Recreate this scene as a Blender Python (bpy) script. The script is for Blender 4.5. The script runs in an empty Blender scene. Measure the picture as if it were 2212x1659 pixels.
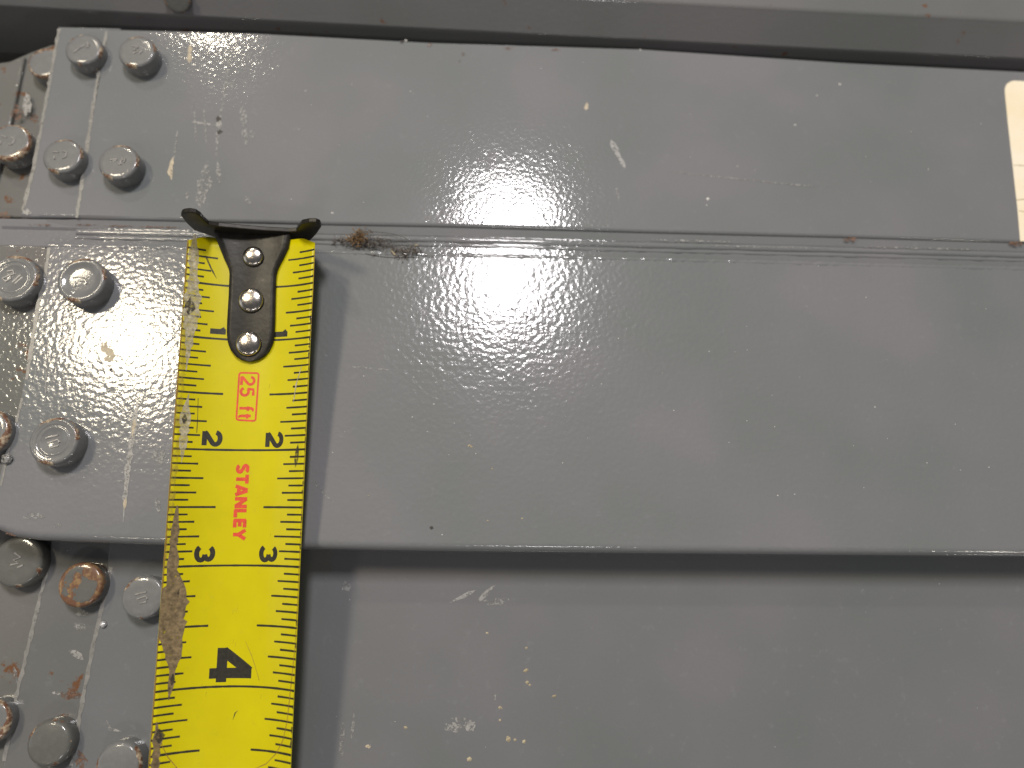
import bpy, bmesh, math, random
from mathutils import Vector, Matrix
random.seed(7)
S = 0.001                      # everything below is laid out in millimetres
scene = bpy.context.scene

# ------------------------------------------------------------------ camera
# a phone held about 17 cm above the steel, leaning 15 degrees towards the far side
FPX, CX, CY, CAMH = 1600.0, 1106.0, 829.5, 170.9
def cam_axes(th=15.0, ph=2.6, ro=1.2):
    t, p, r = (math.radians(a) for a in (th, ph, ro))
    f = Vector((math.tan(p), math.tan(t), -1)).normalized()
    X = Vector((1, 0, 0)); r0 = (X - f * X.dot(f)).normalized(); u0 = r0.cross(f)
    return r0*math.cos(r) + u0*math.sin(r), u0*math.cos(r) - r0*math.sin(r), f
CR, CU, CF = cam_axes()
CPOS = Vector((0, 0, CAMH))
cd = bpy.data.cameras.new('camera'); cam = bpy.data.objects.new('camera', cd)
scene.collection.objects.link(cam)
M = Matrix((CR, CU, -CF)).transposed().to_4x4(); M.translation = CPOS*S
cam.matrix_world = M
cd.sensor_width = 36; cd.lens = 36*FPX/2212.0
cd.clip_start = 0.005; cd.clip_end = 60
cd.dof.use_dof = True; cd.dof.focus_distance = 0.166; cd.dof.aperture_fstop = 8.0
scene.camera = cam

def ray(x, y): return CF + CR*((x-CX)/FPX) - CU*((y-CY)/FPX)
def W(x, y, z=0.0):
    d = ray(x, y); return CPOS + d*((z-CAMH)/d.z)
def WP(x, y, P, n):
    d = ray(x, y); return CPOS + d*((P-CPOS).dot(n)/d.dot(n))

# ------------------------------------------------------------------ light
scene.view_settings.view_transform = 'Standard'; scene.view_settings.look = 'None'
scene.view_settings.exposure = 0.0; scene.view_settings.gamma = 1.0
wd = bpy.data.worlds.new('World'); scene.world = wd; wd.use_nodes = True
bg = wd.node_tree.nodes['Background']
bg.inputs[0].default_value = (0.93, 0.97, 1.05, 1); bg.inputs[1].default_value = 0.105

def lamp(name, direction, dist, sx, sy, power, col):
    l = bpy.data.lights.new(name, 'AREA'); l.shape = 'RECTANGLE'; l.size = sx; l.size_y = sy
    l.energy = power; l.color = col
    o = bpy.data.objects.new(name, l); scene.collection.objects.link(o)
    d = Vector(direction).normalized(); o.location = d*dist - Vector((0, 0, CAMH*S))
    o.rotation_euler = (-d).to_track_quat('-Z', 'Y').to_euler()
    return o
def refl(x, y, z=0):           # where a lamp hangs whose mirror image is seen at a spot on the steel
    d = ray(x, y).normalized(); d.z = -d.z; return d
lamp('ceiling_lamp', refl(1092, 560), 1.45, 0.136, 0.245, 9.1, (1.0, 0.96, 0.97))
lamp('work_lamp', refl(280, 735), 1.6, 0.175, 0.175, 6.7, (1.0, 0.88, 0.67))
lamp('far_work_lamp', refl(432, -10), 2.2, 0.08, 0.08, 4.6, (1.0, 0.90, 0.72))
lamp('side_fill', (-1.0, -0.05, 0.62), 2.2, 0.9, 0.9, 2.0, (0.95, 0.97, 1.0))  # added soft fill from the left; no real window stands there
lamp('side_work_lamp', (-0.55, -0.75, 1.0), 1.6, 0.12, 0.05, 0.9, (1.0, 0.88, 0.70))
lamp('rear_ceiling_lamp', (0.12, -0.85, 1.0), 2.2, 0.28, 0.11, 3.8, (1.0, 0.95, 0.96))
lamp('right_work_lamp', (0.52, -0.50, 0.42), 0.9, 0.04, 0.035, 0.40, (1.0, 0.93, 0.80))

# ------------------------------------------------------------------ node helpers
def mat(name):
    m = bpy.data.materials.new(name); m.use_nodes = True
    nt = m.node_tree; b = nt.nodes['Principled BSDF']; return m, nt, b
def N(nt, typ, **kw):
    n = nt.nodes.new(typ)
    for k, v in kw.items(): setattr(n, k, v)
    return n
def noise(nt, vec, scale, detail=3.0, rough=0.5):
    n = N(nt, 'ShaderNodeTexNoise'); n.inputs['Scale'].default_value = scale
    n.inputs['Detail'].default_value = detail; n.inputs['Roughness'].default_value = rough
    nt.links.new(vec, n.inputs['Vector']); return n.outputs['Fac']
def ramp(nt, fac, stops):
    r = N(nt, 'ShaderNodeValToRGB'); cr = r.color_ramp
    while len(cr.elements) < len(stops): cr.elements.new(0.5)
    for e, (p, c) in zip(cr.elements, stops):
        e.position = p; e.color = c if len(c) == 4 else (*c, 1)
    nt.links.new(fac, r.inputs[0]); return r.outputs[0]
def mix(nt, fac, a, b, blend='MIX'):
    n = N(nt, 'ShaderNodeMix', data_type='RGBA', blend_type=blend)
    for i, v in ((0, fac), (6, a), (7, b)):
        if hasattr(v, 'type') and hasattr(v, 'links'): nt.links.new(v, n.inputs[i])
        else: n.inputs[i].default_value = v if i == 0 else ((*v, 1) if len(v) == 3 else v)
    return n.outputs[2]
def math_(nt, op, a, b=0.0, clamp=False):
    n = N(nt, 'ShaderNodeMath', operation=op); n.use_clamp = clamp
    for i, v in ((0, a), (1, b)):
        if hasattr(v, 'links'): nt.links.new(v, n.inputs[i])
        else: n.inputs[i].default_value = v
    return n.outputs[0]
def bump(nt, h, dist, strength=1.0, normal=None):
    n = N(nt, 'ShaderNodeBump'); n.inputs['Distance'].default_value = dist
    n.inputs['Strength'].default_value = strength; nt.links.new(h, n.inputs['Height'])
    if normal is not None: nt.links.new(normal, n.inputs['Normal'])
    return n.outputs[0]
def world_pos(nt): return N(nt, 'ShaderNodeNewGeometry').outputs['Position']
def obj_pos(nt): return N(nt, 'ShaderNodeTexCoord').outputs['Object']

GREY = (0.196, 0.203, 0.206)
def paint(name, col=GREY, peel=900, amp=6e-5, rust=0.0, rough=0.5, coat=0.95, scuff=0.25, crough=0.08):
    m, nt, b = mat(name); p = world_pos(nt)
    mott = noise(nt, p, 22, 3)  # random mottle, also carrying the room's cloudy reflections in the colour
    tint = ramp(nt, mott, [(0.36, (col[0]*.90, col[1]*.93, col[2]*.92)), (0.64, (col[0]*1.07, col[1]*1.03, col[2]*1.06))])
    fine = noise(nt, p, 420, 5, 0.65)
    c = mix(nt, ramp(nt, fine, [(0.60, (0, 0, 0)), (0.80, (scuff,)*3)]), tint, tuple(min(1, v*1.55) for v in col))
    if rust > 0:
        rn = noise(nt, p, 160, 6, 0.65)
        c = mix(nt, ramp(nt, rn, [(0.66-rust*.15, (0, 0, 0)), (0.70-rust*.15, (1, 1, 1))]), c, (0.16, 0.075, 0.035))
    nt.links.new(c, b.inputs['Base Color'])
    b.inputs['Roughness'].default_value = rough
    b.inputs['Specular IOR Level'].default_value = 0.12
    b.inputs['Coat Weight'].default_value = coat; b.inputs['Coat Roughness'].default_value = crough
    h = noise(nt, p, peel, 1.5, 0.4)
    wave = noise(nt, p, 45, 2)
    nb = bump(nt, wave, 1.2e-4); nn = bump(nt, h, amp, 1.0, nb)
    nt.links.new(nn, b.inputs['Coat Normal']); nt.links.new(nn, b.inputs['Normal'])
    return m
def plain(name, col, rough=0.5, metal=0.0, nscale=500, var=0.25, bumpd=0.0, alpha=None, coat=0.0):
    m, nt, b = mat(name); p = world_pos(nt)
    n = noise(nt, p, nscale, 5, 0.6)
    c = ramp(nt, n, [(0.3, tuple(v*(1-var) for v in col)), (0.7, tuple(min(1, v*(1+var)) for v in col))])
    nt.links.new(c, b.inputs['Base Color']); b.inputs['Roughness'].default_value = rough
    b.inputs['Metallic'].default_value = metal; b.inputs['Coat Weight'].default_value = coat
    b.inputs['Coat Roughness'].default_value = 0.1
    if bumpd: nt.links.new(bump(nt, n, bumpd), b.inputs['Normal'])
    if alpha:                     # ragged edges: a worn mark with gaps
        a = noise(nt, p, alpha[0], 5, 0.7)
        nt.links.new(ramp(nt, a, [(alpha[1], (0, 0, 0)), (alpha[2], (1, 1, 1))]), b.inputs['Alpha'])
    return m
M_A = paint('grey_paint_upper', peel=1150, amp=3.8e-5, crough=0.08)
M_B = paint('grey_paint_lower', peel=850, amp=6.4e-5, crough=0.11)
M_C = paint('grey_paint_deep', col=(0.174, 0.180, 0.183), peel=900, amp=4e-5, scuff=0.35)
M_D = paint('grey_paint_far', col=(0.168, 0.17, 0.168), peel=900, amp=4e-5, rust=0.02)
M_L = paint('grey_paint_left', col=(0.165, 0.165, 0.152), peel=1000, amp=6e-5, rust=0.35, scuff=0.5)
M_CL = paint('grey_paint_deep_left', col=(0.160, 0.162, 0.157), peel=900, amp=4e-5, scuff=0.4, rust=0.1)  # deep paint with the warm lamp's olive cast put into its colour
M_FLOOR = plain('dark_steel', (0.07, 0.066, 0.06), 0.6, nscale=120)
M_SCR = plain('bare_scratch', (0.325, 0.32, 0.305), 0.45, nscale=900, var=0.3, alpha=(1500, 0.36, 0.50), coat=0.3)
M_SCRF = plain('faint_scratch', (0.275, 0.275, 0.265), 0.45, nscale=900, var=0.3, alpha=(1300, 0.44, 0.56), coat=0.3)
M_CREAM = plain('primer_scratch', (0.50, 0.43, 0.31), 0.5, nscale=900, var=0.25, alpha=(1300, 0.34, 0.46))
M_RUST = plain('rust', (0.19, 0.105, 0.065), 0.75, nscale=900, var=0.5, bumpd=3e-5, alpha=(1000, 0.42, 0.60))
M_DARK = plain('dark_chip', (0.035, 0.03, 0.025), 0.6, nscale=900)
M_LIT_RIDGE = plain('worn_edge', (0.24, 0.235, 0.22), 0.35, nscale=600, var=0.2, alpha=(500, 0.24, 0.46), coat=0.5, bumpd=4e-5)  # chipped edges, paler so the lamp-lit brightness sits in the colour

def bolt_mat(name, col, rim_rust, face_rust, seed, bare=(0.50, 0.42, 0.30)):
    """painted round head: chipped rim showing bright metal and rust"""
    m, nt, b = mat(name); p = obj_pos(nt)
    mp = N(nt, 'ShaderNodeMapping'); mp.inputs['Location'].default_value = (seed*1.7, seed*.9, 0)
    mp.inputs['Scale'].default_value = (1000, 1000, 1000)
    nt.links.new(p, mp.inputs[0]); q = mp.outputs[0]
    sep = N(nt, 'ShaderNodeSeparateXYZ'); nt.links.new(p, sep.inputs[0])
    r = math_(nt, 'SQRT', math_(nt, 'ADD', math_(nt, 'POWER', sep.outputs[0], 2), math_(nt, 'POWER', sep.outputs[1], 2)))
    r = math_(nt, 'MULTIPLY', r, 1000/5.0)
    rim = ramp(nt, r, [(0.74, (0, 0, 0)), (0.92, (1, 1, 1))])
    big = noise(nt, q, 0.2, 4, 0.55); sm = noise(nt, q, 0.9, 4, 0.6)
    rim = math_(nt, 'MULTIPLY', rim, math_(nt, 'GREATER_THAN', sep.outputs[2], 0.0031))
    f = math_(nt, 'ADD', math_(nt, 'MULTIPLY', rim, rim_rust), face_rust)
    chip = math_(nt, 'GREATER_THAN', math_(nt, 'ADD', big, f), 0.70)
    rc = mix(nt, ramp(nt, sm, [(0.46, (0, 0, 0)), (0.62, (1, 1, 1))]), (0.17, 0.085, 0.05), bare)
    pc = mix(nt, ramp(nt, noise(nt, q, 0.7, 5, 0.7), [(0.45, (0, 0, 0)), (0.75, (0.45,)*3)]), col, tuple(v*1.4 for v in col))
    nt.links.new(mix(nt, chip, pc, rc), b.inputs['Base Color'])
    b.inputs['Roughness'].default_value = 0.4; b.inputs['Specular IOR Level'].default_value = .25; b.inputs['Coat Weight'].default_value = 0.7
    b.inputs['Coat Roughness'].default_value = 0.08
    h = math_(nt, 'SUBTRACT', math_(nt, 'MULTIPLY', sm, 0.6), math_(nt, 'MULTIPLY', chip, 0.35))
    nt.links.new(bump(nt, h, 9e-5), b.inputs['Normal']); nt.links.new(bump(nt, h, 6e-5), b.inputs['Coat Normal'])
    return m

# ------------------------------------------------------------------ mesh helpers
def link(name, me, parent=None, m=None, origin=None, smooth=False):
    """vertices are in mm of the place; the object's origin is put at `origin` (mm)"""
    if origin is None: origin = Vector((0, 0, 0))
    o = bpy.data.objects.new(name, me); scene.collection.objects.link(o)
    me.transform(Matrix.Translation(-origin)); me.transform(Matrix.Scale(S, 4))
    if parent is not None:
        o.parent = parent; o.location = origin*S - parent.location
    else: o.location = origin*S
    if m: me.materials.append(m)
    if smooth:
        for p in me.polygons: p.use_smooth = True
    return o
def from_data(name, V, F, **kw):
    me = bpy.data.meshes.new(name); me.from_pydata([tuple(v) for v in V], [], F); me.update()
    return link(name, me, **kw)
def empty(name, loc, label, cat, group=None):
    o = bpy.data.objects.new(name, None); scene.collection.objects.link(o); o.location = Vector(loc)*S
    o.empty_display_size = 0.01; o['label'] = label; o['category'] = cat
    if group: o['group'] = group
    return o
def slab(name, pts, z0, z1, parent, m, bevel=0.4, seg=3, round_edge=None):
    """plate with outline pts (x, y) between z0 (top) and z1, worn edges; round_edge = (first, last, radius, segments)"""
    bm = bmesh.new()
    top = [bm.verts.new((p[0], p[1], z0)) for p in pts]; bot = [bm.verts.new((p[0], p[1], z1)) for p in pts]
    n = len(pts); bm.faces.new(top); bm.faces.new(bot[::-1])
    for i in range(n): bm.faces.new((top[i], bot[i], bot[(i+1) % n], top[(i+1) % n]))
    bmesh.ops.recalc_face_normals(bm, faces=bm.faces)
    ed = [bm.edges.get((top[i], top[(i+1) % n])) for i in range(n)]
    rnd = []
    if round_edge:
        a, c, r, sg = round_edge; rnd = ed[a:c]
    oth = [e for e in ed if e not in rnd]
    if rnd: bmesh.ops.bevel(bm, geom=rnd, offset=r, segments=sg, profile=0.5, affect='EDGES', clamp_overlap=True)
    oth = [e for e in oth if e.is_valid and abs(e.verts[0].co.z-z0) < 1e-4 and abs(e.verts[1].co.z-z0) < 1e-4]
    bmesh.ops.bevel(bm, geom=oth, offset=bevel, segments=seg, profile=0.5, affect='EDGES', clamp_overlap=True)
    me = bpy.data.meshes.new(name); bm.to_mesh(me); bm.free()
    c = sum((Vector((p[0], p[1], 0)) for p in pts), Vector())/n; c.z = z1
    o = link(name, me, parent, m, c)
    for p in me.polygons: p.use_smooth = abs(p.normal.z) < 0.995 and abs(p.normal.z) > 0.02
    return o
def px(pts, z): return [W(x, y, z) for x, y in pts]
def ribbon(pts, widths):
    """closed ragged outline along a polyline (2-D)"""
    L, R = [], []
    for i, p in enumerate(pts):
        a = pts[max(0, i-1)]; b = pts[min(len(pts)-1, i+1)]
        d = (b-a); d = d.normalized() if d.length > 0 else Vector((1, 0)); nrm = Vector((-d.y, d.x))
        w = widths[i]/2; L.append(p + nrm*w); R.append(p - nrm*w)
    return L, R
LIFT = [0]
def next_lift(l):
    LIFT[0] = (LIFT[0]+1) % 40; return l + LIFT[0]*.0012
def mark(name, pxpts, wpx, z, parent, m, ragged=0.45, taper=True, lift=0.04, step=1.2):
    """thin flake / scratch lying on a surface at height z"""
    lift = next_lift(lift)
    P = [W(x, y, z).to_2d() for x, y in pxpts]; sc = (W(pxpts[0][0]+10, pxpts[0][1], z)-W(*pxpts[0], z)).length/10
    Q, wd_ = [], []
    for a, b in zip(P, P[1:]):
        k = max(1, int((b-a).length/step))
        Q += [a.lerp(b, i/k) for i in range(k)]
    Q.append(P[-1]); n = len(Q)
    if n < 4:
        Q = [P[0].lerp(P[-1], i/4) for i in range(5)]; n = 5
    for i in range(n):
        t = i/(n-1); e = min(1, 4*t+.12, 4*(1-t)+.12) if taper else 1
        wd_.append(wpx*sc*e*(1 + random.uniform(-ragged, ragged)))
        if 0 < i < n-1: Q[i] = Q[i] + Vector((random.uniform(-1, 1), random.uniform(-1, 1)))*wpx*sc*.12
    L, R = ribbon(Q, wd_); V, F = [], []
    for l, r in zip(L, R): V += [(l.x, l.y, z+lift), (r.x, r.y, z+lift)]
    for i in range(n-1): F.append((2*i, 2*i+1, 2*i+3, 2*i+2))
    c = Vector((Q[n//2].x, Q[n//2].y, z))
    return from_data(name, V, F, parent=parent, m=m, origin=c)
def blotch(name, cx, cy, rx, ry, z, parent, m, rag=0.35, lift=0.04, n=18):
    V = []; lift = next_lift(lift)
    for i in range(n):
        a = 2*math.pi*i/n; k = 1 + random.uniform(-rag, rag)
        w = W(cx + rx*k*math.cos(a), cy + ry*k*math.sin(a), z); V.append((w.x, w.y, z+lift))
    return from_data(name, V, [tuple(range(n))[::-1]], parent=parent, m=m, origin=W(cx, cy, z))

# ------------------------------------------------------------------ levels
ZA, ZAS, ZAL = -1.0, -2.2, -9.0        # upper beam, its splice plate, the plate to the left of it
ZB, ZBL = 0.0, -2.0                    # lower beam, plate to its left
ZC, ZCM, ZCL = -13.0, -13.9, -14.8     # deep beam and its two lapped plates
ZG = -2.7                              # groove floor
ZF = -22.0

fl = slab('ground', [(-260, -160), (320, -160), (320, 330), (-260, 330)], ZF, ZF-3, None, M_FLOOR)
fl['kind'] = 'structure'

grp = 'bolted grey steel beams lying side by side'
beamA = empty('steel_beam', W(1150, 300, ZA-20), 'upper grey painted beam with four small bolts and the cream sticker', 'steel beam', grp)
beamB = empty('steel_beam', W(1250, 860, ZB-20), 'middle grey painted beam lying under the yellow tape with rounded lower edge', 'steel beam', grp)
beamC = empty('steel_beam', W(1250, 1450, ZF), 'deep grey beam below the rounded edge with rusty bolts beside the tape', 'steel beam', grp)
beamD = empty('steel_beam', W(1400, -30, ZF), 'far grey beam beyond the dark gap along the top of the photo', 'steel beam', grp)

# --- upper beam
A_top = [(235, 62), (553, 71), (928, 91), (1382, 105), (1832, 135), (2212, 154), (2600, 176)]
A_low = [(2600, 533), (2200, 523), (1832, 512), (1382, 501), (977, 489), (703, 484), (420, 477), (162, 471)]
slab('flange_plate', px(A_top + A_low, ZA), ZA, ZF+.1, beamA, M_A, 0.5, 3, (len(A_top), len(A_top+A_low)-1, 0.9, 4))
slab('splice_plate', px([(125, 57), (260, 60), (260, 472), (150, 470), (90, 469), (44, 469), (60, 420)], ZAS), ZAS, ZF+.12, beamA, M_A, 0.45, 3, (2, 5, 0.8, 4))
slab('end_plate', px([(-420, 190), (20, 132), (66, 112), (110, 96), (200, 90), (200, 468), (60, 470), (-420, 462)], ZAL), ZAL, ZF+.14, beamA, M_L, 0.5)
slab('end_plate', px([(-420, 196), (14, 138), (52, 122), (20, 280), (-30, 468), (-420, 462)], ZAL+1.2), ZAL+1.2, ZAL-1, beamA, M_L, 0.5)
# groove between upper and middle beams, with paint beads along it
gl = [(-420, 462)] + A_low[::-1]
gy = [(-420, 520), (107, 531), (1036, 556), (1382, 562), (2212, 583), (2600, 593)]
g1 = [W(x, y, ZA)+Vector((0, .4, 0)) for x, y in gl]; g2 = [W(x, y, ZB)+Vector((0, -.4, 0)) for x, y in gy]
slab('groove_strip', g1[::-1] + g2, ZG, ZF+.16, beamA, M_A, 0.02, 1)
def bead(name, line, z0, yo, zo, r, parent, m, jit=0.12, seg=6, step=2.0):
    P = [W(x, y, z0) for x, y in line]; Q = []
    for a, b in zip(P, P[1:]):
        k = max(1, int((b-a).length/step)); Q += [a.lerp(b, i/k) for i in range(k)]
    Q.append(P[-1]); V, F = [], []
    for q in Q:
        rr = r*(1+random.uniform(-jit, jit)); dy = random.uniform(-.05, .05)
        for j in range(seg+1):
            a = math.pi*j/seg
            V.append((q.x, q.y+yo+dy+rr*1.5*math.cos(a), zo + rr*math.sin(a)))
    for i in range(len(Q)-1):
        for j in range(seg): a = i*(seg+1)+j; F.append((a, a+1, a+seg+2, a+seg+1))
    return from_data(name, V, F, parent=parent, m=m, origin=Vector((Q[len(Q)//2].x, Q[len(Q)//2].y+yo, zo)), smooth=True)
V, F = [], []                     # sloped foot of the upper beam running down into the groove
for x, y in [(0, 467), (80, 469)] + A_low[::-1]:
    p = W(x, y, ZA); zt = ZA-.75 if x > 150 else ZAS-.6
    V += [(p.x, p.y+.03, zt), (p.x, p.y-2.0, -2.25), (p.x, p.y-2.6, ZG+.03)]
for i in range(len(V)//3-1): F += [(3*i, 3*i+1, 3*i+4, 3*i+3), (3*i+1, 3*i+2, 3*i+5, 3*i+4)]
from_data('sloped_foot', V, F, parent=beamA, m=M_A, origin=Vector(V[6]))
bead('paint_bead', gl[1:], ZA, -2.9, ZG-.1, .6, beamA, M_A, .12, 6, 3.0)
bead('paint_bead', gl[1:], ZA, -4.4, ZG-.1, .38, beamA, M_A, .3, 5, 2.0)

# --- middle beam
B_up = [(107, 531), (420, 540), (1036, 556), (1382, 562), (2212, 583), (2600, 593)]
B_lo = [(2600, 1204.5), (2212, 1202.5), (1382, 1195.5), (1000, 1191.5), (654, 1186), (350, 1178), (100, 1168), (52, 1161), (22, 1150), (0, 1137)]
B_lf = [(-14, 1117), (-4, 1047), (12, 979), (35, 900), (45, 867), (52, 829), (66, 740), (82, 650), (90, 610)]
ptsB = px(B_up, ZB) + px(B_lo, ZB-4.2) + px(B_lf, ZB)
slab('flange_plate', ptsB, ZB, ZC+.05, beamB, M_B, 0.5, 3, (len(B_up), len(B_up+B_lo)-1, 5.0, 10))
slab('end_plate', px([(-420, 517), (140, 531), (140, 1120), (60, 1140), (0, 1128), (-420, 1115)], ZBL), ZBL, ZC+.1, beamB, M_L, 0.6)
bead('edge_bead', [(95, 533), (420, 541), (1036, 557), (1382, 563.5), (2212, 584.5), (2600, 594)], ZB, .55, ZB-.42, .5, beamB, M_B, .3, 6, 1.0)

# --- deep beam
slab('flange_plate', px([(238, 1120), (1000, 1120), (2600, 1120), (2700, 1900), (900, 1900), (110, 1900), (152, 1654), (200, 1394), (227, 1269)], ZC), ZC, ZF+.2, beamC, M_C, 0.5)
slab('splice_plate', px([(118, 1120), (330, 1120), (300, 1900), (-45, 1900), (7, 1644), (37, 1489), (75, 1327), (96, 1244)], ZCM), ZCM, ZF+.22, beamC, M_CL, 0.5)
slab('end_plate', px([(-420, 1090), (200, 1110), (200, 1900), (-420, 1900)], ZCL), ZCL, ZF+.24, beamC, M_L, 0.5)

# --- far beam: a sloping face leans towards us below its rounded top edge
D_top = [(-420, -95), (600, -36), (1382, 6), (1795, 28), (2212, 49), (2650, 74)]
SLY, SLZ = 5.6, 7.2
dt = [W(x, y, 5.0) for x, y in D_top]; back = [Vector((dt[-1].x, 420, 0)), Vector((dt[0].x, 420, 0))]
slab('top_flange', dt + back, 5.0, 5.0-SLZ+.05, beamD, M_D, 0.5, 3, (0, 5, 1.6, 6))
slab('flange_plate', [p - Vector((0, SLY, 0)) for p in dt] + back, 5.0-SLZ, ZF+.26, beamD, M_D, 0.3)
V, F = [], []
for p in dt: V += [(p.x, p.y+.25, 5.0-.55), (p.x, p.y-SLY+.1, 5.0-SLZ+.12)]
for i in range(len(dt)-1): F.append((2*i, 2*i+1, 2*i+3, 2*i+2))
from_data('sloping_face', V, F, parent=beamD, m=M_D, origin=Vector(V[4]))

# --- worn ridges along the plates' left edges, their lamp-lit brightness painted in
for pts, w, z, par in [
    ([(230, 68), (206, 200), (186, 330), (166, 470)], 7, ZA, beamA),
    ([(128, 62), (112, 150), (92, 260), (72, 365), (50, 455)], 7, ZAS, beamA),
    ([(106, 535), (98, 600)], 7, ZB, beamB), ([(92, 612), (82, 660), (70, 740), (57, 820)], 8, ZB, beamB),
    ([(48, 860), (36, 910), (16, 985), (2, 1050)], 5, ZB, beamB),
    ([(105, 1205), (98, 1244), (78, 1327), (58, 1410), (39, 1489), (9, 1644)], 8, ZCM, beamC),
    ([(240, 1225), (230, 1269), (202, 1394), (182, 1494), (154, 1654)], 8, ZC, beamC)]:
    mark('worn_edge', pts, w, z, par, M_LIT_RIDGE, 0.35, False, 0.05, 1.0)

# ------------------------------------------------------------------ bolts
def bolt_mesh(kind):
    prof = {'flat': [(0, 4.0), (3.4, 4.0), (4.3, 3.97), (4.72, 3.82), (4.93, 3.5), (5.0, 3.1), (5.0, 0.0)],
            'dished': [(0, 3.55), (2.4, 3.55), (3.2, 3.62), (3.75, 3.9), (4.1, 4.0), (4.6, 3.95), (4.9, 3.65), (5.0, 3.2), (5.0, 0.0)],
            'ringed': [(0, 3.75), (2.7, 3.75), (2.95, 3.9), (3.2, 3.72), (3.45, 3.72), (3.65, 3.95), (3.9, 3.8), (4.15, 4.0), (4.7, 3.9), (5.0, 3.4), (5.0, 0.0)],
            'oval': [(0, 4.0), (3.9, 3.95), (4.5, 3.75), (4.85, 3.3), (5.0, 2.7), (5.0, 0.0)]}[kind]
    n = 56; V = [(0, 0, prof[0][1])]; F = []
    for r, z in prof[1:]:
        for i in range(n): a = 2*math.pi*i/n; V.append((r*math.cos(a), r*math.sin(a), z))
    for i in range(n): F.append((0, 1+i, 1+(i+1) % n))
    for k in range(len(prof)-2):
        for i in range(n):
            a = 1+k*n+i; b = 1+k*n+(i+1) % n; F.append((a, a+n, b+n, b))
    me = bpy.data.meshes.new('bolt'); me.from_pydata(V, [], F); me.transform(Matrix.Scale(S, 4))
    for p in me.polygons: p.use_smooth = True
    return me
BOLT = {k: bolt_mesh(k) for k in ('flat', 'dished', 'ringed', 'oval')}
def strokes_mesh(strokes, w, z, h=0.25):
    """raised forged strokes on a bolt head; points in mm on the head"""
    V, F = [], []
    for st in strokes:
        P = [Vector(p) for p in st]; L, R = ribbon(P, [w]*len(P)); L2, R2 = ribbon(P, [w*.45]*len(P)); b = len(V)
        for i in range(len(P)):
            V += [(L[i].x, L[i].y, z), (L2[i].x, L2[i].y, z+h), (R2[i].x, R2[i].y, z+h), (R[i].x, R[i].y, z)]
        for i in range(len(P)-1):
            for j in range(3): a = b+4*i+j; F.append((a, a+4, a+5, a+1))
        F.append((b, b+1, b+2, b+3)); e = b+4*(len(P)-1); F.append((e+3, e+2, e+1, e))
    me = bpy.data.meshes.new('raised_mark'); me.from_pydata(V, [], F); me.transform(Matrix.Scale(S, 4)); return me
MARKS = [
    [[(-2.3, -1.3), (-1.2, -.2), (-.2, .5), (.4, 1.0)], [(.9, 1.9), (1.4, 1.2), (1.0, .3), (1.7, .9), (1.3, .1)]],
    [[(-.8, 1.6), (.6, .9), (-.6, .2), (.5, -.3), (-.9, -.8)], [(1.5, -.5), (.6, -1.1)]],
    [[(-2.2, 1.1), (-.9, .9)], [(.1, 1.2), (1.2, .8), (1.1, -.5), (.2, -.9)], [(-1.8, -.2), (-1.7, -1.1)]],
    [[(-1.9, .2), (-.2, .5)], [(.8, 1.0), (1.2, .6), (.7, 0), (1.1, -.7), (.3, -.7)], [(1.7, .9), (1.6, -.2)]],
    [[(-1.7, 1.0), (-.6, 1.0), (.8, .55), (1.0, .2)], [(-.4, .1), (.7, -.2), (.9, -.9), (.4, -1.1)], [(-1.4, -.1), (-1.5, -1.0)]],
    [[(-1.4, 1.2), (-.4, 1.6), (.1, .9), (-.9, .3), (-1.8, -.4), (-1.0, -.9), (-.2, -.2), (-.6, .4)], [(.3, -.9), (1.4, .9)], [(.9, -1.1), (1.9, .5)]],
    [[(-1.5, .9), (1.0, 1.0)], [(-1.2, -.2), (.9, .1), (1.1, -.6)], [(-.6, -1.3), (.9, -1.2)]],
]
M_MARK = plain('glint_mark', (0.34, 0.33, 0.31), 0.22, nscale=900, var=.3, coat=1)  # paler than the heads: glints on the raised strokes put into the colour
MMESH = [strokes_mesh(s, .55, 0) for s in MARKS]
cG = (0.175, 0.177, 0.175); cD = (0.125, 0.125, 0.115)
BM = {'clean': bolt_mat('bolt_paint_clean', cG, 0.13, -0.03, 3), 'chip': bolt_mat('bolt_paint_chipped', cG, 0.235, 0.0, 11),
      'rim': bolt_mat('bolt_paint_rusty_rim', cG, 0.34, -0.02, 5), 'rusty': bolt_mat('bolt_paint_rusted', cD, 0.25, 0.15, 23, (0.30, 0.19, 0.09)),
      'dull': bolt_mat('bolt_paint_dull', cD, 0.13, 0.05, 31)}
BOLTS = [  # pixel centre of the head, radius, level, beam, head shape, finish, mark
    (180, 105, 40.5, ZAS, beamA, 'flat', 'clean', 0), (295, 110, 41, ZA, beamA, 'flat', 'chip', 1),
    (134, 336, 43.5, ZAS, beamA, 'flat', 'chip', 2), (255, 349, 44, ZA, beamA, 'flat', 'chip', 3),
    (98, 134, 39, ZAL, beamA, 'flat', 'rim', None), (20, 306, 46, ZAL+1.2, beamA, 'flat', 'rim', 2),
    (175, 604, 53, ZB, beamB, 'dished', 'chip', 4), (115, 952, 54, ZB, beamB, 'ringed', 'chip', 6),
    (26, 600, 56, ZBL, beamB, 'ringed', 'chip', 5), (-34, 932, 54, ZBL, beamB, 'flat', 'rim', None),
    (36, 1213, 56, ZCL, beamC, 'flat', 'dull', 1), (173, 1263, 49, ZCM, beamC, 'flat', 'rusty', None),
    (308, 1290, 47, ZC, beamC, 'flat', 'clean', 6), (104, 1606, 50, ZCM, beamC, 'oval', 'dull', None),
    (254, 1654, 51, ZC, beamC, 'oval', 'chip', None), (-28, 1560, 49, ZCL, beamC, 'flat', 'rim', None)]
proto = {}
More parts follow.
